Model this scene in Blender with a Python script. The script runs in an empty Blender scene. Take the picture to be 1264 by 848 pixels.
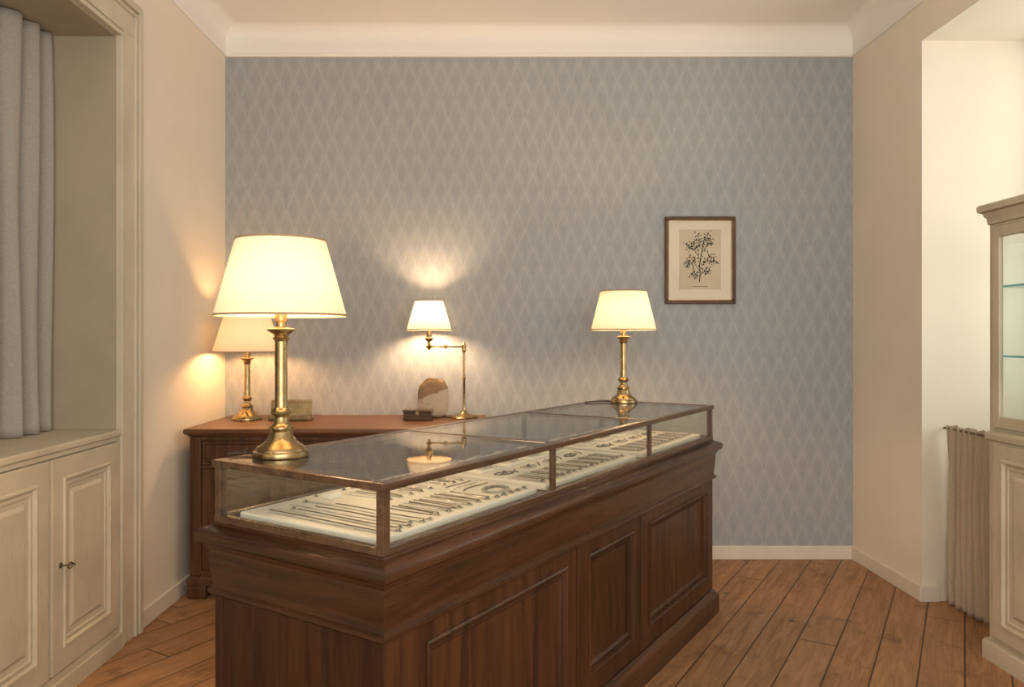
import bpy, bmesh, math, random
from mathutils import Vector, Matrix, noise as mnoise
random.seed(7)
scene = bpy.context.scene
COL = scene.collection
scene.view_settings.view_transform = 'Standard'

# ------------------------------------------------------------------ materials
def new_mat(name):
    m = bpy.data.materials.new(name); m.use_nodes = True
    nt = m.node_tree; nt.nodes.clear()
    out = nt.nodes.new('ShaderNodeOutputMaterial')
    return m, nt, out
def mth(nt, op, a, b=None, c=None):
    n = nt.nodes.new('ShaderNodeMath'); n.operation = op
    for i, v in enumerate((a, b, c)):
        if v is None: continue
        if isinstance(v, (int, float)): n.inputs[i].default_value = v
        else: nt.links.new(v, n.inputs[i])
    return n.outputs[0]
def mixc(nt, f, a, b):
    n = nt.nodes.new('ShaderNodeMix'); n.data_type = 'RGBA'
    for idx, v in ((0, f), (6, a), (7, b)):
        if isinstance(v, (int, float)): n.inputs[idx].default_value = v
        elif isinstance(v, tuple): n.inputs[idx].default_value = (*v, 1)
        else: nt.links.new(v, n.inputs[idx])
    return n.outputs[2]
def principled(nt, out, color=None, rough=.5, metal=0, spec=.5):
    b = nt.nodes.new('ShaderNodeBsdfPrincipled')
    if color is not None:
        if isinstance(color, tuple): b.inputs['Base Color'].default_value = (*color, 1)
        else: nt.links.new(color, b.inputs['Base Color'])
    if isinstance(rough, (int, float)): b.inputs['Roughness'].default_value = rough
    else: nt.links.new(rough, b.inputs['Roughness'])
    b.inputs['Metallic'].default_value = metal
    b.inputs['Specular IOR Level'].default_value = spec
    nt.links.new(b.outputs[0], out.inputs[0])
    return b
def coords(nt, scale=(1,1,1)):
    tc = nt.nodes.new('ShaderNodeTexCoord'); mp = nt.nodes.new('ShaderNodeMapping')
    mp.inputs['Scale'].default_value = scale
    nt.links.new(tc.outputs['Object'], mp.inputs[0]); return mp.outputs[0]
def noise(nt, vec, scale, detail=4, rough=.55, dist=0):
    n = nt.nodes.new('ShaderNodeTexNoise')
    n.inputs['Scale'].default_value = scale; n.inputs['Detail'].default_value = detail
    n.inputs['Roughness'].default_value = rough; n.inputs['Distortion'].default_value = dist
    nt.links.new(vec, n.inputs['Vector']); return n.outputs[0]
def bump(nt, h, bs, strength=.2, dist=.002):
    n = nt.nodes.new('ShaderNodeBump'); n.inputs['Strength'].default_value = strength
    n.inputs['Distance'].default_value = dist
    nt.links.new(h, n.inputs['Height']); nt.links.new(n.outputs[0], bs.inputs['Normal'])
def smooth(nt, v, lo, hi):
    n = nt.nodes.new('ShaderNodeMapRange'); n.interpolation_type = 'SMOOTHSTEP'
    n.inputs[1].default_value = lo; n.inputs[2].default_value = hi
    nt.links.new(v, n.inputs[0]); return n.outputs[0]

def paint(name, c, var=.06, rough=.6, bstr=.08, sc=3, wear=None):
    m, nt, out = new_mat(name); v = coords(nt)
    n = noise(nt, v, sc, 5)
    c2 = tuple(x*(1-var*2) for x in c)
    col = mixc(nt, smooth(nt, n, .35, .7), c, c2)
    if wear:
        w = noise(nt, coords(nt, (6,6,1.2)), 9, 8, .7)
        col = mixc(nt, mth(nt, 'MULTIPLY', smooth(nt, w, .56, .76), .8), col, wear)
    b = principled(nt, out, col, rough, 0, .3)
    bump(nt, noise(nt, v, 60, 4), b, bstr, .002); return m
def wood(name, c1, c2, axis=0, rough=.35, dens=16, spec=.4, coat=0):
    m, nt, out = new_mat(name)
    s = [dens]*3; s[axis] = dens*.06
    v = coords(nt, tuple(s))
    n = noise(nt, v, 1.6, 6, .6, .8); n2 = noise(nt, v, 9, 4, .6)
    s2 = [3.0]*3; s2[axis] = .8
    big = noise(nt, coords(nt, tuple(s2)), 1.2, 3)
    f = smooth(nt, n, .3, .72)
    col = mixc(nt, f, c1, c2)
    col = mixc(nt, mth(nt, 'MULTIPLY', smooth(nt, n2, .5, .75), .45), col, tuple(x*.45 for x in c2))
    col = mixc(nt, mth(nt, 'MULTIPLY', smooth(nt, big, .45, .75), .22), col, tuple(min(1, x*1.4) for x in c1))
    b = principled(nt, out, col, mth(nt, 'MULTIPLY_ADD', n2, .12, rough-.06), 0, spec)
    b.inputs['Coat Weight'].default_value = coat; b.inputs['Coat Roughness'].default_value = .2
    bump(nt, n2, b, .06, .001); return m
def metal(name, c, rough=.28):
    m, nt, out = new_mat(name); v = coords(nt)
    n = noise(nt, v, 18, 5)
    col = mixc(nt, smooth(nt, n, .4, .75), c, tuple(x*.6 for x in c))
    r = mth(nt, 'MULTIPLY_ADD', n, .2, rough-.08)
    principled(nt, out, col, r, 1); return m
def fabric(name, c, sc=700, amt=.12):
    m, nt, out = new_mat(name); v = coords(nt)
    n = noise(nt, coords(nt, (1,1,.2)), sc*.6, 2); n2 = noise(nt, coords(nt, (.2,.2,1)), sc*.6, 2)
    s = mth(nt, 'MULTIPLY', mth(nt, 'ADD', n, n2), .5)
    col = mixc(nt, smooth(nt, s, .35, .65), tuple(x*(1-amt) for x in c), tuple(min(1, x*(1+amt*.6)) for x in c))
    b = principled(nt, out, col, .95, 0, .1)
    bump(nt, s, b, .08, .0006); return m
def glassmat(name, tint=(.96,.98,.97), f0=.06):
    m, nt, out = new_mat(name)
    g = nt.nodes.new('ShaderNodeNewGeometry')
    d = nt.nodes.new('ShaderNodeVectorMath'); d.operation = 'DOT_PRODUCT'
    nt.links.new(g.outputs['Incoming'], d.inputs[0]); nt.links.new(g.outputs['Normal'], d.inputs[1])
    c = mth(nt, 'ABSOLUTE', d.outputs['Value'])
    f = mth(nt, 'POWER', mth(nt, 'SUBTRACT', 1, c), 5)
    f = mth(nt, 'MULTIPLY_ADD', f, 1-f0, f0)
    t = nt.nodes.new('ShaderNodeBsdfTransparent'); t.inputs[0].default_value = (*tint, 1)
    gl = nt.nodes.new('ShaderNodeBsdfGlossy'); gl.inputs['Roughness'].default_value = .015
    mx = nt.nodes.new('ShaderNodeMixShader')
    nt.links.new(f, mx.inputs[0]); nt.links.new(t.outputs[0], mx.inputs[1]); nt.links.new(gl.outputs[0], mx.inputs[2])
    nt.links.new(mx.outputs[0], out.inputs[0]); return m
def emis(name, c, s):
    m, nt, out = new_mat(name); e = nt.nodes.new('ShaderNodeEmission')
    e.inputs[0].default_value = (*c, 1); e.inputs[1].default_value = s
    nt.links.new(e.outputs[0], out.inputs[0]); return m
def shade_mat(name, k):
    m, nt, out = new_mat(name)
    n = noise(nt, coords(nt, (1,1,.3)), 160, 3)
    col = mixc(nt, n, (.88,.82,.70), (.82,.76,.64))
    d = nt.nodes.new('ShaderNodeBsdfDiffuse'); t = nt.nodes.new('ShaderNodeBsdfTranslucent')
    nt.links.new(mixc(nt, n, (.62,.57,.48), (.56,.515,.43)), d.inputs[0]); nt.links.new(col, t.inputs[0])
    mx = nt.nodes.new('ShaderNodeMixShader'); mx.inputs[0].default_value = k
    nt.links.new(d.outputs[0], mx.inputs[1]); nt.links.new(t.outputs[0], mx.inputs[2])
    nt.links.new(mx.outputs[0], out.inputs[0]); return m

def wallpaper_mat():
    m, nt, out = new_mat('lozenge_wallpaper')
    tc = nt.nodes.new('ShaderNodeTexCoord'); sp = nt.nodes.new('ShaderNodeSeparateXYZ')
    nt.links.new(tc.outputs['Object'], sp.inputs[0])
    X, Z = sp.outputs[0], sp.outputs[2]
    u = mth(nt, 'DIVIDE', X, .098); v = mth(nt, 'DIVIDE', Z, .235)
    a = mth(nt, 'FRACT', mth(nt, 'ADD', u, v))
    b = mth(nt, 'FRACT', mth(nt, 'SUBTRACT', u, v))
    ea = mth(nt, 'MULTIPLY', mth(nt, 'ABSOLUTE', mth(nt, 'SUBTRACT', a, .5)), 2)
    eb = mth(nt, 'MULTIPLY', mth(nt, 'ABSOLUTE', mth(nt, 'SUBTRACT', b, .5)), 2)
    la = smooth(nt, ea, .50, .95); lb = smooth(nt, eb, .50, .95)
    dk = mth(nt, 'MAXIMUM', smooth(nt, ea, .92, .99), smooth(nt, eb, .92, .99))
    line = mth(nt, 'MAXIMUM', la, lb)
    hatch = noise(nt, coords(nt, (1,1,.05)), 260, 3, .6)
    hatch2 = noise(nt, coords(nt, (1,1,.5)), 60, 3, .6)
    blotch = noise(nt, coords(nt), 1.6, 4)
    f = mth(nt, 'MULTIPLY_ADD', line, .32, mth(nt, 'MULTIPLY', mth(nt,'SUBTRACT', a, b), .20))
    f = mth(nt, 'SUBTRACT', f, mth(nt, 'MULTIPLY', dk, .38))
    f = mth(nt, 'ADD', f, mth(nt, 'MULTIPLY_ADD', hatch, .7, -.04))
    f = mth(nt, 'ADD', f, mth(nt, 'MULTIPLY_ADD', hatch2, .4, -.2))
    f = mth(nt, 'ADD', f, mth(nt, 'MULTIPLY_ADD', blotch, .25, -.12))
    n = nt.nodes.new('ShaderNodeClamp'); nt.links.new(f, n.inputs[0])
    col = mixc(nt, n.outputs[0], (.298,.322,.336), (.455,.468,.462))
    bs = principled(nt, out, col, .75, 0, .25)
    bump(nt, f, bs, .08, .001); return m

def floor_mat():
    m, nt, out = new_mat('plank_floor')
    tc = nt.nodes.new('ShaderNodeTexCoord')
    ang = math.radians(32); PWD = .165
    def dot(vx, vy):
        d = nt.nodes.new('ShaderNodeVectorMath'); d.operation = 'DOT_PRODUCT'
        nt.links.new(tc.outputs['Object'], d.inputs[0]); d.inputs[1].default_value = (vx, vy, 0)
        return d.outputs['Value']
    ac = dot(math.cos(ang)/PWD, -math.sin(ang)/PWD); al = dot(math.sin(ang), math.cos(ang))
    idn = mth(nt, 'FLOOR', ac)
    wn = nt.nodes.new('ShaderNodeTexWhiteNoise'); wn.noise_dimensions = '1D'; nt.links.new(idn, wn.inputs['W'])
    al2 = mth(nt, 'DIVIDE', mth(nt, 'MULTIPLY_ADD', wn.outputs[0], 5, al), 2.6)
    seg = mth(nt, 'FLOOR', al2)
    cb = nt.nodes.new('ShaderNodeCombineXYZ'); nt.links.new(idn, cb.inputs[0]); nt.links.new(seg, cb.inputs[1])
    wn2 = nt.nodes.new('ShaderNodeTexWhiteNoise'); nt.links.new(cb.outputs[0], wn2.inputs['Vector'])
    cv = nt.nodes.new('ShaderNodeCombineXYZ')
    nt.links.new(mth(nt, 'MULTIPLY', ac, 2.8), cv.inputs[0]); nt.links.new(mth(nt, 'MULTIPLY', al, 1.6), cv.inputs[1])
    nt.links.new(mth(nt, 'MULTIPLY', wn2.outputs[0], 30), cv.inputs[2])
    g = noise(nt, cv.outputs[0], 1.4, 8, .72, 1.6)
    cv2 = nt.nodes.new('ShaderNodeCombineXYZ')
    nt.links.new(mth(nt, 'MULTIPLY', ac, 16), cv2.inputs[0]); nt.links.new(al, cv2.inputs[1]); nt.links.new(seg, cv2.inputs[2])
    g2 = noise(nt, cv2.outputs[0], 1.8, 6, .65)
    worn = noise(nt, coords(nt), 5.5, 8, .74)
    col = mixc(nt, smooth(nt, g, .3, .70), (.43,.225,.098), (.205,.092,.038))
    col = mixc(nt, mth(nt, 'MULTIPLY', smooth(nt, g2, .48, .70), .5), col, (.11,.048,.021))
    col = mixc(nt, mth(nt, 'MULTIPLY', wn2.outputs[0], .50), col, (.44,.245,.115))
    col = mixc(nt, mth(nt, 'MULTIPLY', smooth(nt, worn, .53, .66), .5), col, (.10,.046,.021))
    vo = nt.nodes.new('ShaderNodeTexVoronoi'); vo.inputs['Scale'].default_value = 3.4
    nt.links.new(tc.outputs['Object'], vo.inputs['Vector'])
    kn = mth(nt, 'SUBTRACT', 1, smooth(nt, mth(nt, 'MULTIPLY_ADD', g, .05, vo.outputs['Distance']), .05, .12))
    col = mixc(nt, mth(nt, 'MULTIPLY', kn, .9), col, (.03,.013,.006))
    fa = mth(nt, 'FRACT', ac)
    gap = mth(nt, 'MAXIMUM', smooth(nt, mth(nt, 'ABSOLUTE', mth(nt, 'SUBTRACT', fa, .5)), .472, .490),
              smooth(nt, mth(nt, 'ABSOLUTE', mth(nt, 'SUBTRACT', mth(nt, 'FRACT', al2), .5)), .498, .4994))
    col = mixc(nt, mth(nt, 'MULTIPLY', gap, .88), col, (.018,.008,.004))
    rg = mth(nt, 'MULTIPLY_ADD', g, .3, .32)
    b = principled(nt, out, col, rg, 0, .35)
    bump(nt, mth(nt, 'SUBTRACT', mth(nt, 'MULTIPLY', g2, .2), gap), b, .4, .003)
    return m

M_wallpaper = wallpaper_mat(); M_floor = floor_mat()
M_wall = paint('cream_plaster', (.83,.76,.64), .03, .8, .1, 1.5)
M_ceil = paint('white_plaster', (.88,.855,.815), .015, .85, .05, 1.5)
M_trim = paint('trim_paint', (.77,.71,.60), .04, .5, .05, 4)
M_greige = paint('aged_cream_paint', (.56,.495,.365), .06, .5, .1, 5, wear=(.33,.25,.14))
M_arch = paint('architrave_paint', (.62,.55,.42), .05, .5, .08, 4)
M_reveal_shaded = paint('reveal_shaded_tan', (.43,.37,.265), .05, .55, .08, 3)  # tan reveal paint with the niche's shade darkened into the colour
M_cab = paint('antique_cream_paint', (.60,.53,.39), .07, .5, .1, 5, wear=(.38,.28,.16))
M_glass = glassmat('clear_glass')
M_glassedge = glassmat('teal_glass_shelf', (.36,.74,.80), .12)
WC = ((.094,.036,.0145), (.030,.0112,.005))
M_wx = wood('mahogany_x', *WC, axis=0, rough=.29, spec=.42, coat=.12)
M_wy = wood('mahogany_shaded_y', (.072,.027,.011), (.024,.009,.004), axis=1, rough=.29, spec=.36, coat=.08)  # end faces: darker than the front, shade put into the wood colour
M_wz = wood('mahogany_z', *WC, axis=2, rough=.36, spec=.32)
M_wzd = wood('mahogany_end_shaded_z', (.060,.022,.009), (.022,.008,.0035), axis=2, rough=.40, spec=.25)  # near end's mahogany, darkened so its shade sits in the colour
M_frame = wood('dark_case_wood', (.115,.058,.028), (.048,.023,.012), axis=0, rough=.26, spec=.5, coat=.2)
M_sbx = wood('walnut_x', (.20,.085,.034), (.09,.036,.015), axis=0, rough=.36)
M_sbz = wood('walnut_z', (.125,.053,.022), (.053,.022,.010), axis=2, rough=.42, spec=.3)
M_brass = metal('aged_brass', (.41,.305,.155), .26)
M_brassd = metal('dark_brass', (.22,.16,.09), .35)
M_silver = metal('silver_chain', (.72,.70,.67), .40)
M_dark = metal('oxidised_silver', (.27,.24,.20), .42)
M_shade = shade_mat('shade_fabric', .078)
M_shtrim = fabric('shade_trim', (.34,.26,.16))
M_velvet = fabric('cream_velvet', (.90,.835,.73), 700, .04)
M_curtL = fabric('grey_linen', (.355,.33,.295))
M_curtR = fabric('beige_linen', (.50,.42,.325))
M_mat = paint('picture_mat', (.74,.67,.54), .03, .8)
M_paper = paint('aged_paper', (.62,.53,.39), .06, .8)
M_ink = paint('ink', (.07,.065,.052), .1, .9)
M_black = paint('black_cord', (.02,.017,.014), .1, .5)
M_bulb = emis('warm_bulb', (1,.62,.33), 520)
M_bulb3 = emis('amber_bulb', (1,.53,.21), 400)
M_bulbS = emis('warm_bulb_small', (1,.64,.36), 820)
M_stone, nt_, out_ = new_mat('two_tone_stone')
tc_ = nt_.nodes.new('ShaderNodeTexCoord'); d_ = nt_.nodes.new('ShaderNodeVectorMath'); d_.operation = 'DOT_PRODUCT'
nt_.links.new(tc_.outputs['Object'], d_.inputs[0]); d_.inputs[1].default_value = (-.35,0,1)
nn = noise(nt_, coords(nt_), 22, 6, .65)
h_ = mth(nt_, 'MULTIPLY_ADD', nn, .03, d_.outputs['Value'])
c_ = mixc(nt_, smooth(nt_, h_, .158, .166), (.50,.42,.31), (.27,.18,.105))
c_ = mixc(nt_, mth(nt_, 'MULTIPLY', smooth(nt_, nn, .5, .7), .5), c_, (.20,.14,.085))
bs_ = principled(nt_, out_, c_, .8, 0, .3); bump(nt_, nn, bs_, .5, .004)

# ------------------------------------------------------------------ mesh helpers
def finish(name, bm, mat, parent=None, smooth_ang=None, bev=0):
    bmesh.ops.recalc_face_normals(bm, faces=bm.faces[:])
    me = bpy.data.meshes.new(name); bm.to_mesh(me); bm.free()
    if mat: me.materials.append(mat)
    o = bpy.data.objects.new(name, me); COL.objects.link(o)
    if parent: o.parent = parent
    if smooth_ang:
        for p in me.polygons: p.use_smooth = True
        me.set_sharp_from_angle(angle=math.radians(smooth_ang))
    if bev:
        b = o.modifiers.new('bevel', 'BEVEL'); b.width = bev; b.segments = 2
        b.limit_method = 'ANGLE'
    return o
def empty(name, loc=(0,0,0), rotz=0):
    e = bpy.data.objects.new(name, None); COL.objects.link(e)
    e.location = loc; e.rotation_euler = (0,0,rotz); e.empty_display_size = .1
    return e
def addbox(bm, x0,x1,y0,y1,z0,z1):
    vs = [bm.verts.new((x,y,z)) for x in (x0,x1) for y in (y0,y1) for z in (z0,z1)]
    for f in ((0,1,3,2),(4,6,7,5),(0,4,5,1),(2,3,7,6),(0,2,6,4),(1,5,7,3)):
        bm.faces.new([vs[i] for i in f])
def box(name, b, mat, parent=None, bev=0):
    bm = bmesh.new(); addbox(bm, *b); return finish(name, bm, mat, parent, None, bev)
def boxes(name, bl, mat, parent=None, bev=0):
    bm = bmesh.new()
    for b in bl: addbox(bm, *b)
    return finish(name, bm, mat, parent, None, bev)
def rectprofile(name, x0,x1,y0,y1, prof, mat, parent=None, cap=True, ang=40, mat_end=None):
    bm = bmesh.new(); loops = []
    for off, z in prof:
        loops.append([bm.verts.new(p) for p in ((x0-off,y0-off,z),(x1+off,y0-off,z),(x1+off,y1+off,z),(x0-off,y1+off,z))])
    for a, b in zip(loops, loops[1:]):
        for i in range(4):
            f = bm.faces.new((a[i],a[(i+1)%4],b[(i+1)%4],b[i]))
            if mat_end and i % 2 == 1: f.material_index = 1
    if cap: bm.faces.new(loops[0]); bm.faces.new(loops[-1])
    o = finish(name, bm, mat, parent, ang)
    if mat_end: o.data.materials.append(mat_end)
    return o
def fielded(name, o, ux, uz, n, outer, panel, loops, mat, parent=None):
    o, ux, uz, n = map(Vector, (o, ux, uz, n)); bm = bmesh.new(); L = []
    def loop(r, ins, d):
        u0,u1,v0,v1 = r
        return [bm.verts.new(o+ux*u+uz*v+n*d) for u,v in ((u0+ins,v0+ins),(u1-ins,v0+ins),(u1-ins,v1-ins),(u0+ins,v1-ins))]
    L.append(loop(outer, 0, -.012)); L.append(loop(outer, 0.001, -.002)); L.append(loop(outer, .003, 0)); L.append(loop(panel, 0, 0))
    for ins, d in loops: L.append(loop(panel, ins, d))
    for a, b in zip(L, L[1:]):
        for i in range(4): bm.faces.new((a[i],a[(i+1)%4],b[(i+1)%4],b[i]))
    bm.faces.new(L[-1])
    ob = finish(name, bm, mat, parent, 25)
    return ob
def lathe(name, prof, mat, parent=None, seg=48, c=(0,0,0), ang=35, closed=True):
    bm = bmesh.new(); rings = []
    for r, z in prof:
        if r < 1e-5: rings.append([bm.verts.new((c[0],c[1],c[2]+z))])
        else: rings.append([bm.verts.new((c[0]+r*math.cos(2*math.pi*i/seg), c[1]+r*math.sin(2*math.pi*i/seg), c[2]+z)) for i in range(seg)])
    for a, b in zip(rings, rings[1:]):
        for i in range(seg):
            j = (i+1)%seg
            if len(a)==1 and len(b)==1: continue
            if len(a)==1: bm.faces.new((a[0],b[i],b[j]))
            elif len(b)==1: bm.faces.new((a[i],a[j],b[0]))
            else: bm.faces.new((a[i],a[j],b[j],b[i]))
    return finish(name, bm, mat, parent, ang)
def tube(name, pts, r, mat, parent=None, seg=10, smoothc=True):
    cu = bpy.data.curves.new(name, 'CURVE'); cu.dimensions = '3D'; cu.bevel_depth = r; cu.bevel_resolution = 3
    sp = cu.splines.new('NURBS' if smoothc else 'POLY'); sp.points.add(len(pts)-1)
    for p, q in zip(sp.points, pts): p.co = (*q, 1)
    if smoothc: sp.use_endpoint_u = True; sp.order_u = 3
    cu.use_fill_caps = True
    tmp = bpy.data.objects.new('tmp', cu); COL.objects.link(tmp)
    bpy.context.view_layer.update()
    dg = bpy.context.evaluated_depsgraph_get()
    me = bpy.data.meshes.new_from_object(tmp.evaluated_get(dg))
    bpy.data.objects.remove(tmp)
    me.materials.clear(); me.materials.append(mat)
    for p in me.polygons: p.use_smooth = True
    o = bpy.data.objects.new(name, me); COL.objects.link(o)
    if parent: o.parent = parent
    return o

# ------------------------------------------------------------------ room shell
XL, XR, YB, YF, ZC = -1.71, 2.282, 4.79, -1.3, 3.375
box('floor', (-2.6,3.4,YF,5.0,-.1,0), M_floor)
box('ceiling', (-2.6,3.4,YF,5.0,ZC,3.5), M_ceil)
box('wall_back', (-2.6,3.4,YB,5.0,0,ZC), M_wallpaper)
NL0, NL1, NLZ = 1.55, 3.40, 2.77
boxes('wall_left', [(-2.6,XL,NL1,YB,0,ZC), (-2.6,XL,YF,NL0,0,ZC), (-2.6,XL,NL0,NL1,NLZ,ZC), (-2.6,-2.2,NL0,NL1,0,NLZ)], M_wall)
NR0, NR1, NRZ = 2.15, 4.02, 2.99
boxes('wall_right', [(XR,3.4,NR1,YB,0,ZC), (XR,3.4,YF,NR0,0,ZC), (XR,3.4,NR0,NR1,NRZ,ZC), (2.75,3.1,NR0,NR1,0,.90)], M_wall)
prof = [(0,3.190),(-.012,3.190),(-.016,3.195),(-.016,3.204),(-.011,3.210),(-.005,3.213),(-.005,3.28)]
for i in range(1, 11):
    a = math.pi/2*i/10
    prof.append((-.005-.098*(1-math.cos(a)), 3.28+.0945*math.sin(a)))
rectprofile('trim_1', XL, XR, YF, YB, prof, M_ceil, None, cap=False, ang=30)
def bb(name, lst): return boxes(name, lst, M_trim, None, .004)
bb('baseboard_back', [(XL,XR,YB-.018,YB,0,.085)])
bb('baseboard_left', [(XL,XL+.018,3.605,YB-.018,0,.085)])
bb('baseboard_right', [(XR-.018,XR,NR1-.018,YB-.018,0,.085),(XR,2.37,NR1-.018,NR1,0,.085)])
bm = bmesh.new()
for d, a, b in ((.030,0.001,.022),(.018,.022,.032),(.025,.032,.040),(.018,.040,.140),(.028,.140,.155),(.021,.155,.166),(.036,.166,.20)):
    addbox(bm, XL-.01,XL+d, NL1+a, NL1+b, 0, NLZ+a)
    addbox(bm, XL-.01,XL+d, NL0-b, NL0-a, 0, NLZ+a)
    addbox(bm, XL-.01,XL+d, NL0-b, NL1+b, NLZ+a, NLZ+b)
finish('trim_2', bm, M_arch, None, None, .003)
boxes('trim_3', [(-2.19,XL+.004,NL1-.008,NL1-.0005,.991,NLZ-.008),(-2.19,XL+.004,NL0+.0005,NL0+.008,.991,NLZ-.008),(-2.19,XL+.004,NL0+.0005,NL1-.0005,NLZ-.008,NLZ-.0005)], M_reveal_shaded)  # added thin boards carrying the niche shade as colour
box('window_sill', (-2.19,XL+.03,NL0+.002,NL1-.002+.0,.962,.99), M_greige, None, .006)
lc = empty('built_in_cupboard')
fx = -1.69
box('carcass', (-2.19,fx-.014,NL0+.002,NL1-.002,0,.96), M_greige, lc)
boxes('rails', [(fx-.014,fx,NL0+.002,NL1-.002,.94,.961),(fx-.014,fx,NL0+.002,NL1-.002,.0,.10),
               (fx-.014,fx,3.385,NL1-.002,.10,.94),(fx-.014,fx-.004,2.855,2.868,.10,.94),(fx-.014,fx-.004,2.31,2.32,.10,.94)], M_greige, lc, .003)
box('plinth', (fx,fx+.012,NL0+.002,NL1-.002,0,.075), M_greige, lc, .004)
LP = [(.004,.006),(.012,.006),(.018,-.008),(.024,-.008),(.028,-.004),(.036,-.004),(.04,-.008),(.06,-.010),(.075,-.002)]
for k, (y0,y1) in enumerate(((2.87,3.383),(2.322,2.853),(1.79,2.306))):
    fielded(f'cupboard_door_{k+1}', (fx+.006,0,0), (0,1,0), (0,0,1), (1,0,0), (y0,y1,.106,.936), (y0+.075,y1-.075,.19,.86), LP, M_greige, lc)
e = lathe('escutcheon', [(0,0),(.011,0),(.010,.003),(0,.004)], M_dark, lc, 20)
e.location = (fx+.006, 2.925, .52); e.rotation_euler = (0, math.pi/2, 0)
tube('key_shaft', [(fx+.006,2.925,.52),(fx+.04,2.925,.52)], .003, M_brassd, lc, smoothc=False)
pts = [(fx+.045+.0, 2.925+.016*math.cos(a), .52+.011*math.sin(a)) for a in [i*math.pi/8 for i in range(17)]]
tube('key_bow', pts, .0025, M_brassd, lc)
tube('key_tag', [(fx+.042,2.93,.52),(fx+.045,2.95,.525),(fx+.04,2.965,.51)], .003, M_brassd, lc)

# ---- curtains
def curtain(name, x, y0, y1, z0, z1, period, amp, mat, seed, gather=False, thick=.003):
    rnd = random.Random(seed); bm = bmesh.new()
    n = int((y1-y0)/.006); nz = 40
    widths = []
    t = 0
    while t < (y1-y0)+period: 
        w = period*rnd.uniform(.65,1.4); widths.append((t, w, rnd.uniform(.6,1.25))); t += w
    def f(s):
        for (a, w, am) in widths:
            if a <= s < a+w: return am*math.sin(math.pi*(s-a)/w)**1.0 * 2 - 1
        return 0
    grid = []
    for j in range(nz+1):
        v = j/nz; z = z0+(z1-z0)*v; row = []
        for i in range(n+1):
            s = (y1-y0)*i/n
            k = amp*(1-.35*v) if not gather else amp*(1-.55*max(0,(v-.75)/.25))
            dx = k*f(min(s+.012*math.sin(v*3+s*5), y1-y0)) + .003*math.sin(s*70+v*4) + .006*math.sin(v*5+s*9)
            zz = z + (.006*math.sin(s*60) if (gather and j == nz) else 0)
            row.append(bm.verts.new((x+dx, y0+s, zz)))
        grid.append(row)
    for j in range(nz):
        for i in range(n):
            bm.faces.new((grid[j][i],grid[j][i+1],grid[j+1][i+1],grid[j+1][i]))
    o = finish(name, bm, mat, None, 180)
    s = o.modifiers.new('sol','SOLIDIFY'); s.thickness = thick
    return o
curtain('window_curtain', -2.00, NL0+.02, NL1-.016, .993, 2.755, .10, .034, M_curtL, 3)
cr = empty('cafe_curtain')
c2 = curtain('curtain_cloth', 2.40, 3.36, 3.985, .012, .945, .065, .022, M_curtR, 8, gather=True)
c2.parent = cr
tube('rod', [(2.40,3.335,.925),(2.40,4.018,.925)], .006, M_brassd, cr, smoothc=False)

# ---- right window
w = empty('window_1')
fr = [(2.90,2.96,NR0+.002,NR1-.002,.93,.99),(2.90,2.96,NR0+.002,NR1-.002,2.92,2.985),
      (2.90,2.96,NR0+.002,NR0+.06,.99,2.92),(2.90,2.96,NR1-.06,NR1-.002,.99,2.92),
      (2.90,2.96,3.05,3.12,.99,2.92),(2.91,2.95,NR0+.06,NR1-.06,2.25,2.29)]
boxes('window_frame', fr, M_trim, w, .004)
box('window_pane', (2.925,2.93,NR0+.05,NR1-.05,.97,2.94), M_glass, w)
box('sill_board', (2.72,2.98,NR0+.002,NR1-.002,.901,.928), M_trim, w, .004)

# ------------------------------------------------------------------ display counter
P0 = Vector((-.26,1.77,0)); TH = math.atan2(.834,.551); L, W = 2.50, .63
ct = empty('display_counter', P0, TH)
rectprofile('base_body', 0,L,0,W, [(.026,0),(.026,.085),(.022,.095),(.012,.103),(.008,.115),(0,.12),(-.018,.121),(-.018,.692),(0,.693)], M_wx, ct, mat_end=M_wy)
rectprofile('top_cornice', 0,L,0,W, [(-.018,.685),(.008,.685),(.014,.690),(.014,.700),(.006,.706),(.004,.716),(.006,.73),(.010,.76),(.012,.79),(.012,.812),(.017,.816),(.022,.828),(.034,.834),(.040,.842),(.040,.858),(.034,.868),(.020,.874),(.006,.878),(.0,.885)], M_wx, ct, mat_end=M_wy)
CP = [(.0,.004),(.006,.008),(.013,.004),(.018,-.009),(.024,-.010),(.029,-.004),(.035,-.010),(.040,-.013)]
for k, (o, p) in enumerate((((.0,.985,.122,.686),(.16,.915,.20,.635)), ((.992,1.545,.122,.686),(1.075,1.485,.20,.635)), ((1.552,2.5,.122,.686),(1.64,2.40,.20,.635)))):
    fielded(f'front_panel_{k+1}', (0,0,0), (1,0,0), (0,0,1), (0,-1,0), o, p, CP, M_wz, ct)
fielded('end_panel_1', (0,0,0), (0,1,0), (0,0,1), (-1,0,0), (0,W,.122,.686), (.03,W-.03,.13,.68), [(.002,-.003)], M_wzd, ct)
fielded('end_panel_2', (L,0,0), (0,1,0), (0,0,1), (1,0,0), (0,W,.122,.686), (.08,W-.08,.20,.635), CP, M_wz, ct)
for k in range(3):
    a = L/3*k
    fielded(f'rear_panel_{k+1}', (0,W,0), (1,0,0), (0,0,1), (0,1,0), (a+.002,a+L/3-.002,.122,.686), (a+.09,a+L/3-.09,.20,.635), CP, M_wz, ct)
s = .024
fb = []
for xx in (0, L-s): 
    for yy in (0, W-s): fb.append((xx,xx+s,yy,yy+s,.886,1.046))
for xx in (L/3-s/2, 2*L/3-s/2):
    for yy in (0, W-.016): fb.append((xx,xx+s*.8,yy,yy+.016,.90,1.042))
boxes('posts', fb, M_frame, ct, .002)
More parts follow.
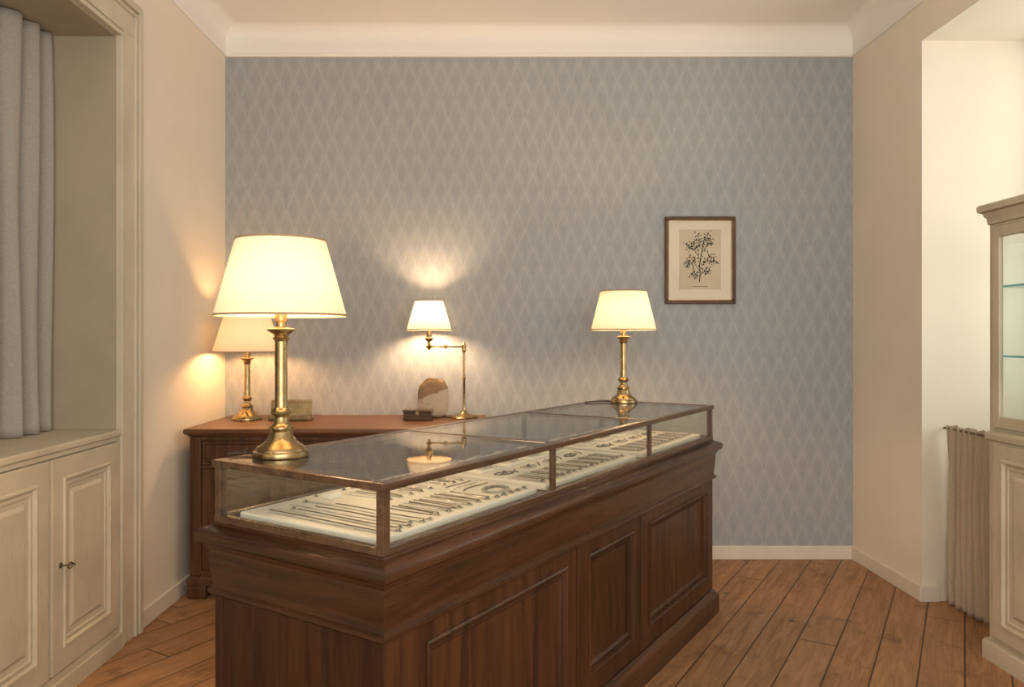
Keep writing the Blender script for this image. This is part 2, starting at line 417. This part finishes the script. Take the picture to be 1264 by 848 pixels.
fr = [(-.006,L+.006,-.006,.026,1.040,1.060),(-.006,L+.006,W-.026,W+.006,1.040,1.060),
      (-.006,.026,.026,W-.026,1.040,1.060),(L-.026,L+.006,.026,W-.026,1.040,1.060),
      (L/3-.014,L/3+.014,.026,W-.026,1.044,1.060),(2*L/3-.014,2*L/3+.014,.026,W-.026,1.044,1.060),
      (-.002,L+.002,-.002,.022,.885,.906),(-.002,L+.002,W-.022,W+.002,.885,.906),
      (-.002,.022,.022,W-.022,.885,.906),(L-.022,L+.002,.022,W-.022,.885,.906)]
boxes('case_frame', fr, M_frame, ct, .003)
boxes('deck', [(.02,L-.02,.02,W-.02,.884,.890)], M_frame, ct)
gp = [(.02,L-.02,.006,.010,.90,1.044),(.02,L-.02,W-.010,W-.006,.90,1.044),(.006,.010,.02,W-.02,.90,1.044),(L-.010,L-.006,.02,W-.02,.90,1.044)]
boxes('side_glass', gp, M_glass, ct)
gt = [(.026,L/3-.014,.026,W-.026,1.0535,1.0585),(L/3+.014,2*L/3-.014,.026,W-.026,1.0535,1.0585),(2*L/3+.014,L-.026,.026,W-.026,1.0535,1.0585)]
boxes('top_glass', gt, M_glass, ct)

# jewellery
jw = empty('jewelry_display', P0, TH)
zt = .912
pads = [(.045,L/3-.03,.05,W-.05,.8905,zt)]
rnd = random.Random(4)
for k in (1,2):
    a = L/3*k
    pads.append((a+.03,a+L/3-.035,.05,W-.05,.8905,zt))
boxes('velvet_pads', pads, M_velvet, jw, .005)
small = [(.29,.34,.47,.51,zt,zt+.02)]
for k in (1,2):
    a = L/3*k
    for i in range(4):
        for j in range(2):
            x = a+.07+.18*i; y = .335+.12*j
            small.append((x,x+.12,y,y+.075,zt,zt+.012+.006*j))
boxes('presentation_blocks', small, M_velvet, jw, .004)
bmS = bmesh.new(); bmD = bmesh.new()
OCT = [(1,0,0),(-1,0,0),(0,1,0),(0,-1,0),(0,0,1),(0,0,-1)]
OF = [(0,2,4),(2,1,4),(1,3,4),(3,0,4),(2,0,5),(1,2,5),(3,1,5),(0,3,5)]
def bead(bm, p, r):
    if r > .0036:
        bmesh.ops.create_icosphere(bm, subdivisions=1, radius=r, matrix=Matrix.Translation(p)); return
    a = random.random()*3; ca, sa_ = math.cos(a)*r, math.sin(a)*r
    vs = [bm.verts.new((p[0]+x*ca-y*sa_, p[1]+x*sa_+y*ca, p[2]+z*r)) for x,y,z in OCT]
    for f in OF: bm.faces.new([vs[i] for i in f])
def chain(bm, pts, r, z=None):
    z = zt if z is None else z
    acc = 0; step = r*1.7; last = pts[0]; bead(bm, (last[0], last[1], z+r), r)
    for p, q in zip(pts, pts[1:]):
        d = math.hypot(q[0]-p[0], q[1]-p[1])
        if d == 0: continue
        t = step-acc
        while t <= d:
            bead(bm, (p[0]+(q[0]-p[0])*t/d, p[1]+(q[1]-p[1])*t/d, z+r), r); t += step
        acc = d-(t-step)
def sline(x0,y0,x1,y1,wob,ph,n=24):
    out = []
    dx, dy = x1-x0, y1-y0; l = math.hypot(dx,dy); nx, ny = -dy/l, dx/l
    for i in range(n+1):
        t = i/n; o = wob*math.sin(t*math.pi*1.5+ph)
        out.append((x0+dx*t+nx*o, y0+dy*t+ny*o))
    return out
def uloop(cx, cy, w, h, rot, n=40):
    out = []
    for i in range(n+1):
        a = math.pi*i/n
        x = w*math.cos(a)*(.75+.25*math.sin(a)); y = -h*max(0,math.sin(a))**.7
        out.append((cx+x*math.cos(rot)-y*math.sin(rot), cy+x*math.sin(rot)+y*math.cos(rot)))
    return out
def ell(cx, cy, rx, ry, rot=0, n=40, frac=1):
    out = []
    for i in range(n+1):
        a = 2*math.pi*frac*i/n; x, y = rx*math.cos(a), ry*math.sin(a)
        out.append((cx+x*math.cos(rot)-y*math.sin(rot), cy+x*math.sin(rot)+y*math.cos(rot)))
    return out
def pendant(x, y, z=None, s=1):
    z = zt if z is None else z
    bead(bmD, (x,y,z+.004*s), .0055*s)
    for i in range(5):
        a = i*2*math.pi/5; bead(bmS, (x+.008*s*math.cos(a), y+.008*s*math.sin(a), z+.003), .0034*s)
chain(bmS, sline(.075,.07,.075,.50,.003,0), .0036)
chain(bmD, sline(.098,.08,.098,.52,.004,1), .0026)
chain(bmS, sline(.122,.07,.120,.50,.005,2), .0030); pendant(.122,.06)
chain(bmD, sline(.150,.09,.146,.46,.005,.5), .0024); pendant(.15,.08); pendant(.146,.47)
chain(bmS, sline(.176,.08,.172,.52,.005,.2), .0028); pendant(.176,.07)
chain(bmD, sline(.204,.10,.200,.44,.006,1.2), .0026); pendant(.204,.09)
chain(bmS, sline(.232,.08,.228,.50,.006,1.2), .0026); pendant(.232,.07); pendant(.228,.51)
chain(bmD, sline(.262,.08,.258,.42,.006,.7), .0022); pendant(.262,.07)
for i, x in enumerate((.315,.365,.415,.465,.515,.565)):
    chain(bmS if i%2 else bmD, uloop(x, .26, .017, .17, .05*math.sin(i*2)), .0024); pendant(x+.004*math.sin(i), .085, s=1.1)
    chain(bmD, sline(x+.025,.10,x+.027,.25,.003,i), .0020)
for i, x in enumerate((.39,.44,.49,.54,.59)):
    chain(bmD if i%2 else bmS, uloop(x, .50, .017, .17, .04), .0024); pendant(x, .325)
    chain(bmS, sline(x+.025,.34,x+.027,.50,.003,i), .0022)
for i, x in enumerate((.665,.715,.76)):
    chain(bmD if i%2 else bmS, uloop(x, .50, .015, .17, .04), .0024); pendant(x, .325)
chain(bmS, ell(.69,.14,.055,.038,.2), .0050); chain(bmD, ell(.69,.14,.043,.028,.2), .0034)
chain(bmD, sline(.62,.215,.775,.235,.008,0), .0026); chain(bmS, sline(.62,.255,.775,.27,.006,1), .0030)
chain(bmD, sline(.63,.29,.775,.30,.005,1), .0022)
for x in (.60,.64,.68,.72,.76): pendant(x, .53, s=1.2); pendant(x, .075, s=1.1)
for x in (.30,.34,.38,.42,.46,.50,.54): pendant(x, .545, s=.9)
for k in (1,2):
    a = L/3*k
    for i in range(15):
        x = a+.065+.047*i
        chain(bmS if (i+k)%2 else bmD, uloop(x, .215, .016, .125, .06*math.sin(i*3)), .0024); pendant(x, .085, s=1.1)
    for i in range(4):
        x = a+.12+.17*i
        chain(bmS if i%3 else bmD, ell(x, .275, .045, .020, .1*i-.2), .0030)
        chain(bmD, sline(x+.055, .25, x+.10, .30, .006, i), .0024)
        pendant(x, .275, s=1.4)
    for i in range(12): pendant(a+.08+.058*i, .555, s=1.2)
    for b in small[1:]:
        if a < b[0] < a+L/3:
            cx, cy = (b[0]+b[1])/2, (b[2]+b[3])/2
            if rnd.random() < .4: chain(bmS, ell(cx, cy, .044, .024, 0), .0036, b[5]); pendant(cx, cy, b[5], 1.3)
            else:
                for q in range(4):
                    xx = b[0]+.02+.027*q
                    chain(bmD if q%2 else bmS, sline(xx, cy-.01, xx+.004, cy+.032, .002, 0), .0022, b[5]); pendant(xx, cy-.016, b[5], 1.2)
finish('silver_pieces', bmS, M_silver, jw); finish('dark_pieces', bmD, M_dark, jw)

# ------------------------------------------------------------------ lamps
def bulb(parent, z, mat, r=.027, c=(0,0)):
    lathe('bulb', [(0,z-.055),(.013,z-.055),(.013,z-.03),(r*.8,z-.018),(r,z),(r*.8,z+.018),(r*.45,z+.027),(0,z+.03)], mat, parent, 20, c=(c[0],c[1],0))
def shade(parent, zb, zt_, rb, rt, c=(0,0)):
    lathe('shade', [(rb,zb),(rb*.5+rt*.5,(zb+zt_)/2),(rt,zt_)], M_shade, parent, 64, c=(c[0],c[1],0))
    for nm, r, z in (('shade_trim_low', rb, zb), ('shade_trim_high', rt, zt_)):
        sgn = 1 if nm.endswith('low') else -1
        dr = (rt-rb)/(zt_-zb)*.005*sgn
        lathe(nm, [(r+.0012,z-.001*sgn),(r+.0014+dr,z+.005*sgn),(r-.0012+dr,z+.005*sgn),(r-.0012,z-.001*sgn),(r+.0012,z-.001*sgn)], M_shtrim, parent, 64, c=(c[0],c[1],0))
    zz = zt_-.02; ring = .012
    rr = rt+(rb-rt)*(.02/(zt_-zb))
    bm = bmesh.new()
    for i in range(3):
        a = i*2*math.pi/3+.4
        m4 = Matrix.Translation((c[0],c[1],zz)) @ Matrix.Rotation(a, 4, 'Z')
        v = []
        for x in (ring, rr-.001):
            for y, z in ((-.0012,-.0012),(.0012,-.0012),(.0012,.0012),(-.0012,.0012)):
                v.append(bm.verts.new(m4 @ Vector((x,y,z))))
        for k in range(4): bm.faces.new((v[k],v[(k+1)%4],v[4+(k+1)%4],v[4+k]))
    finish('shade_spider', bm, M_brassd, parent)
def table_lamp(loc, br=.082, H=.41, rb=.188, rt=.128, hs=.216, mat=M_bulb, colr=.018):
    e = empty('table_lamp', loc); k = H/.41; q = br/.082
    P = [(0,0),(.082*q,0),(.083*q,.006),(.081*q,.013),(.074*q,.016),(.073*q,.021),(.069*q,.026),(.055*q,.034),(.042*q,.046),(.034,.058),(.029,.070),(.030,.074),(.034,.079),(.034,.085),(.026,.090),(.021,.098),(.0185,.112),(.022,.118),(.028,.123),(.029,.129),(.026,.135),(.020,.140),(colr,.148),
         (colr*.97,.335),(.022,.340),(.024,.346),(.019,.350),(.022,.356),(.032,.362),(.040,.368),(.041,.371),(.030,.374),(.014,.378),(.014,.392),(.018,.396),(.018,.43),(.012,.436),(0,.437)]
    P = [(r, z*k) for r, z in P]
    lathe('brass_column', P, M_brass, e, 56)
    tube('harp_rod', [(0,0,.43*k),(0,.038,.455*k),(0,.045,H+hs*.5),(0,.03,H+hs-.03),(0,0,H+hs-.02)], .0015, M_brassd, e)
    bulb(e, H+.085, mat)
    shade(e, H, H+hs, rb, rt)
    lathe('finial', [(0,H+hs-.024),(.013,H+hs-.022),(.013,H+hs-.016),(.006,H+hs-.010),(.008,H+hs-.004),(0,H+hs+.002)], M_brass, e, 20)
    return e
ZT = 1.061
t1 = table_lamp((-.621,2.196,ZT), .080, .405, .188, .127, .222)
tube('power_cord', [(-.075,.0,.004),(-.11,.012,.004),(-.15,-.02,.004),(-.155,.01,.003),(-.13,.05,.003),(-.125,.085,.003)], .0028, M_black, t1)
t2 = table_lamp((.690,4.02,ZT), .072, .385, .172, .121, .208)
tube('power_cord', [(-.065,.0,.004),(-.12,.004,.004),(-.17,-.02,.004),(-.21,-.025,.003)], .0028, M_black, t2)
SBZ = .916
t3 = table_lamp((-1.475,4.50,SBZ+.001), .088, .405, .198, .130, .225, M_bulb3)
sa = empty('swing_arm_lamp', (-.184,4.60,SBZ+.001))
lathe('base', [(0,0),(.086,0),(.087,.006),(.080,.012),(.060,.018),(.035,.024),(.022,.034),(.014,.046),(.010,.056),(.0075,.07),(.0075,.235),(.0105,.24),(.0105,.25),(.0075,.256),(.0075,.40),(.012,.404),(.014,.412),(.012,.42),(.014,.43),(.014,.445),(.008,.452),(.006,.462),(0,.466)], M_brass, sa, 32)
AZ = .434; LX = -.212
tube('arm_1', [(0,0,AZ),(-.11,-.03,AZ),(LX,-.01,AZ+.004)], .0055, M_brass, sa, smoothc=False)
lathe('arm_joint', [(0,-.014),(.009,-.012),(.011,0),(.009,.012),(0,.014)], M_brass, sa, 20, c=(-.11,-.03,AZ))
lathe('socket', [(0,-.022),(.007,-.02),(.009,-.012),(.016,-.006),(.020,.004),(.012,.012),(.010,.03),(.022,.038),(.026,.05),(.024,.056),(.015,.06),(.015,.10),(0,.10)], M_brass, sa, 28, c=(LX,-.01,AZ))
SB = 1.452-SBZ; ST = 1.632-SBZ
bulb(sa, SB+.10, M_bulbS, .024, c=(LX,-.01))
shade(sa, SB, ST, .137, .083, c=(LX,-.01))
tube('shade_stem', [(LX,-.01,AZ+.1),(LX+.03,-.01,AZ+.115),(LX+.034,-.01,ST-.05),(LX,-.01,ST-.02)], .0015, M_brassd, sa)
tube('power_cord', [(-.085,0,.004),(-.13,.02,.004),(-.15,.06,.004),(-.13,.11,.004)], .0025, M_black, sa)

# ------------------------------------------------------------------ sideboard
sb = empty('sideboard')
x0,x1,y0,y1 = -1.638,-.075,4.055,4.76
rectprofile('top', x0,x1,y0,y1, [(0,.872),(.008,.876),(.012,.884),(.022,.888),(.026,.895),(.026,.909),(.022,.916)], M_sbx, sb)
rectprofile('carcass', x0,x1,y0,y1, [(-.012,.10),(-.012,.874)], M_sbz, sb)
rectprofile('base_moulding', x0,x1,y0,y1, [(-.01,.07),(.012,.07),(.014,.10),(.006,.115),(-.010,.125)], M_sbz, sb)
boxes('feet', [(x0-.012,x0+.09,y0-.012,y0+.08,0,.072),(x1-.09,x1+.012,y0-.012,y0+.08,0,.072),(x0-.012,x0+.08,y1-.08,y1,0,.072),(x1-.08,x1+.012,y1-.08,y1,0,.072)], M_sbz, sb, .012)
boxes('corner_posts', [(x0-.002,x0+.06,y0-.002,y0+.05,.12,.872),(x1-.06,x1+.002,y0-.002,y0+.05,.12,.872)], M_sbz, sb, .008)
boxes('front_rails', [(x0+.06,x1-.06,y0,y0+.03,.850,.872),(x0+.06,x1-.06,y0,y0+.03,.70,.715),(x0+.06,x1-.06,y0,y0+.03,.12,.15)], M_sbz, sb, .003)
ww = (x1-x0-.12)/3
DP = [(.002,.005),(.008,.005),(.012,-.006),(.03,-.008),(.045,0)]
for k in range(3):
    a = x0+.06+ww*k
    fielded(f'drawer_{k+1}', (0,y0+.004,0), (1,0,0), (0,0,1), (0,-1,0), (a+.004,a+ww-.004,.718,.848), (a+.02,a+ww-.02,.732,.834), [(.003,.004),(.007,-.003)], M_sbz, sb)
    fielded(f'sideboard_door_{k+1}', (0,y0+.004,0), (1,0,0), (0,0,1), (0,-1,0), (a+.004,a+ww-.004,.152,.698), (a+.06,a+ww-.06,.21,.64), DP, M_sbz, sb)
    kb = lathe(f'knob_{k+1}', [(0,0),(.006,0),(.005,.012),(.013,.018),(.014,.025),(0,.03)], M_brassd, sb, 20)
    kb.location = (a+ww/2, y0+.003, .783); kb.rotation_euler = (math.pi/2,0,0)

# things on the sideboard
ch = empty('brass_card_holder', (-1.20,4.46,SBZ+.001), math.radians(4))
box('holder_base', (-.125,.125,-.05,.05,0,.012), M_brassd, ch, .003)
box('front_lip', (-.125,.125,-.05,-.042,.012,.032), M_brass, ch, .002)
b = boxes('frame_plate', [(-.12,.12,0,.008,0,.018),(-.12,.12,0,.008,.095,.113),(-.12,-.10,0,.008,.018,.095),(.10,.12,0,.008,.018,.095)], M_brass, ch, .002)
b2 = box('insert_card', (-.1,.1,.003,.006,.018,.095), M_brass, ch)
for q in (b, b2): q.location = (0,-.02,.012); q.rotation_euler = (math.radians(-16),0,0)
box('back_support', (-.03,.03,.028,.034,.012,.075), M_brassd, ch, .002)
wb = empty('wooden_box', (-.452,4.48,SBZ+.001), math.radians(-3))
box('box_body', (-.083,.083,-.04,.04,0,.046), M_frame, wb, .003)
box('box_lid', (-.087,.087,-.044,.044,.047,.062), M_frame, wb, .004)
box('box_clasp', (-.01,.01,-.048,-.044,.035,.055), M_brass, wb, .001)
bm = bmesh.new()
bmesh.ops.create_icosphere(bm, subdivisions=5, radius=1)
def sg(v, p): return math.copysign(abs(v)**p, v)
for v in bm.verts:
    x, y, z = v.co
    x2 = sg(x, .55)*.092; z2 = sg(z, .55)*.12+.117; y2 = sg(y, .6)*.034
    n = mnoise.noise(Vector((x*2.1, y*2.1, z*2.1)))*.010 + mnoise.noise(Vector((x*6, y*6, z*6)))*.004
    z2 -= .022*max(0, -x-.1)*max(0, z)
    v.co = (x2*(1+n*4)*(1-.06*max(0,z)), y2*(1+n*10)*(1.15-.3*z), max(0, z2+n))
stn = finish('stone_bookend', bm, M_stone, None, 60)
stn.location = (-.375,4.63,SBZ+.001); stn.rotation_euler = (0,0,math.radians(6))

# ------------------------------------------------------------------ framed print
fp = empty('framed_botanical_print', (1.306,YB-.001,1.897))
hw, hh, ft = .224, .276, .022
M_pf = wood('picture_frame_wood', (.13,.055,.024), (.06,.025,.012), axis=2, rough=.35)
boxes('wood_frame', [(-hw,hw,-.026,0,hh-ft,hh),(-hw,hw,-.026,0,-hh,-hh+ft),(-hw,-hw+ft,-.026,0,-hh+ft,hh-ft),(hw-ft,hw,-.026,0,-hh+ft,hh-ft)], M_pf, fp, .005)
boxes('gilt_slip', [(-hw+ft,hw-ft,-.018,-.006,hh-ft-.004,hh-ft),(-hw+ft,hw-ft,-.018,-.006,-hh+ft,-hh+ft+.004),(-hw+ft,-hw+ft+.004,-.018,-.006,-hh+ft,hh-ft),(hw-ft-.004,hw-ft,-.018,-.006,-hh+ft,hh-ft)], M_brass, fp)
box('mat_board', (-hw+ft,hw-ft,-.010,-.002,-hh+ft,hh-ft), M_mat, fp)
box('print_paper', (-.132,.132,-.0115,-.010,-.185,.195), M_paper, fp)
bm = bmesh.new(); r3 = random.Random(11)
Yk = -.0122
cnt = [0]
def leaf(cx, cz, ln, wd, a):
    n = 10; vs = []; cnt[0] += 1; yy = Yk-cnt[0]*.000004
    for i in range(n):
        t = 2*math.pi*i/n
        x = ln*math.cos(t)*.5; z = wd*math.sin(t)*.5*(1+.3*math.cos(t))
        vs.append(bm.verts.new((cx+x*math.cos(a)-z*math.sin(a), yy, cz+x*math.sin(a)+z*math.cos(a))))
    bm.faces.new(vs)
def stroke(pts, w):
    for (xa,za),(xb,zb) in zip(pts, pts[1:]):
        dx, dz = xb-xa, zb-za; l = math.hypot(dx,dz) or 1; nx, nz = -dz/l*w/2, dx/l*w/2
        bm.faces.new([bm.verts.new((x,Yk,z)) for x,z in ((xa+nx,za+nz),(xb+nx,zb+nz),(xb-nx,zb-nz),(xa-nx,za-nz))])
stroke([(-.005,-.14),(0,-.09),(-.004,-.03),(.008,.04),(.02,.11),(.03,.15)], .0055)
br = [((-.002,-.07),(-.04,-.01),(-.07,.03)),((0,-.05),(.04,.0),(.065,.035)),((.0,.0),(-.03,.06),(-.045,.12)),((.01,.05),(.045,.09),(.07,.12)),((0,-.09),(.03,-.07),(.055,-.065)),((0,-.1),(-.03,-.09),(-.05,-.095)),((-.04,-.01),(-.075,-.02),(-.09,-.04)),((-.01,.04),(-.005,.1),(-.012,.155)),((.04,0),(.08,-.01),(.095,.0)),((.02,.1),(.04,.13),(.05,.165)),((-.03,.06),(-.07,.08),(-.085,.10))]
for b_ in br:
    stroke(b_, .003)
    for _ in range(36):
        k = r3.random(); i = 0 if k < .4 else 1; t = r3.random()
        px = b_[i][0]+(b_[i+1][0]-b_[i][0])*t; pz = b_[i][1]+(b_[i+1][1]-b_[i][1])*t
        if i == 0 and t < .4: continue
        leaf(px+r3.uniform(-.026,.026), pz+r3.uniform(-.022,.026), r3.uniform(.007,.016), r3.uniform(.0035,.007), r3.uniform(0,3.1))
for i in range(9): stroke([(-.045+i*.0105,-.168),(-.038+i*.0105,-.166)], .004)
finish('botanical_ink', bm, M_ink, fp)

# ------------------------------------------------------------------ right vitrine
vc = empty('display_cabinet')
X0,X1,Y0,Y1 = 2.17,2.54,2.22,3.30
rectprofile('cabinet_plinth', X0,X1,Y0,Y1, [(.02,0),(.02,.075),(.012,.088),(.0,.094)], M_cab, vc)
rectprofile('lower_body', X0,X1,Y0,Y1, [(0,.09),(0,.955),(.012,.962),(.014,.985),(.004,.995),(0,1.0)], M_cab, vc)
rectprofile('cabinet_cornice', X0,X1,Y0,Y1, [(0,1.895),(.006,1.90),(.008,1.925),(.014,1.932),(.020,1.948),(.034,1.955),(.036,1.978),(.030,1.985)], M_cab, vc)
pw = .035
boxes('upper_frame', [(X0,X0+pw,Y1-pw,Y1,1.0,1.90),(X1-pw,X1,Y1-pw,Y1,1.0,1.90),(X0,X0+pw,Y0,Y0+pw,1.0,1.90),(X1-pw,X1,Y0,Y0+pw,1.0,1.90),
     (X0+pw,X1-pw,Y1-pw,Y1,1.0,1.03),(X0+pw,X1-pw,Y1-pw,Y1,1.86,1.90),(X0+pw,X1-pw,Y0,Y0+pw,1.0,1.03),(X0+pw,X1-pw,Y0,Y0+pw,1.86,1.90),
     (X0,X0+pw,Y0+pw,Y1-pw,1.0,1.015),(X0,X0+pw,Y0+pw,Y1-pw,1.885,1.90),(X1-pw,X1,Y0+pw,Y1-pw,1.0,1.03),(X1-pw,X1,Y0+pw,Y1-pw,1.86,1.90)], M_cab, vc, .003)
ym = (Y0+Y1)/2
for k, (a, b_) in enumerate(((ym+.002,Y1-.037),(Y0+.037,ym-.002))):
    boxes(f'glazed_door_{k+1}', [(X0-.014,X0+.006,a,a+.045,1.018,1.882),(X0-.014,X0+.006,b_-.045,b_,1.018,1.882),(X0-.014,X0+.006,a+.045,b_-.045,1.018,1.068),(X0-.014,X0+.006,a+.045,b_-.045,1.835,1.882)], M_cab, vc, .004)
    fielded(f'lower_door_{k+1}', (X0-.012,0,0), (0,1,0), (0,0,1), (-1,0,0), (a,b_,.11,.945), (a+.055,b_-.055,.17,.885), LP, M_cab, vc)
boxes('vitrine_glass', [(X0-.005,X0-.001,Y0+.08,Y1-.08,1.06,1.84),(X0+pw,X1-pw,Y1-.02,Y1-.016,1.03,1.86),(X0+pw,X1-pw,Y0+.016,Y0+.02,1.03,1.86),(X1-.02,X1-.016,Y0+pw,Y1-pw,1.03,1.86)], M_glass, vc)
boxes('glass_shelves', [(X0+.012,X1-.022,Y0+.037,Y1-.037,1.32,1.328),(X0+.012,X1-.022,Y0+.037,Y1-.037,1.62,1.628)], M_glassedge, vc)

# ------------------------------------------------------------------ lights
def area(name, loc, rot, sx, sy, e, c):
    l = bpy.data.lights.new(name, 'AREA'); l.shape = 'RECTANGLE'; l.size = sx; l.size_y = sy; l.energy = e; l.color = c
    o = bpy.data.objects.new(name, l); COL.objects.link(o); o.location = loc; o.rotation_euler = rot; return o
area('daylight_side_window', (3.25,3.1,2.0), (0,math.radians(90),0), 1.9, 1.7, 32, (1,.955,.89))
area('rear_fill_light', (.5,-1.15,1.9), (math.radians(101),0,math.radians(2)), 3.0, 2.2, 104, (1,.945,.87))  # added room fill behind the camera, tilted up; no window there
wd = bpy.data.worlds.new('world'); scene.world = wd; wd.use_nodes = True
bg = wd.node_tree.nodes['Background']; bg.inputs[0].default_value = (1,.95,.88,1); bg.inputs[1].default_value = .40

# ------------------------------------------------------------------ camera
cam = bpy.data.cameras.new('camera'); co = bpy.data.objects.new('camera', cam); COL.objects.link(co)
co.location = (0,0,1.4); co.rotation_euler = (math.radians(90),0,0)
cam.sensor_fit = 'HORIZONTAL'; cam.sensor_width = 36; cam.lens = 930/1264*36
cam.shift_x = 22/1264; cam.shift_y = -6/1264; cam.clip_start = .05
scene.camera = co
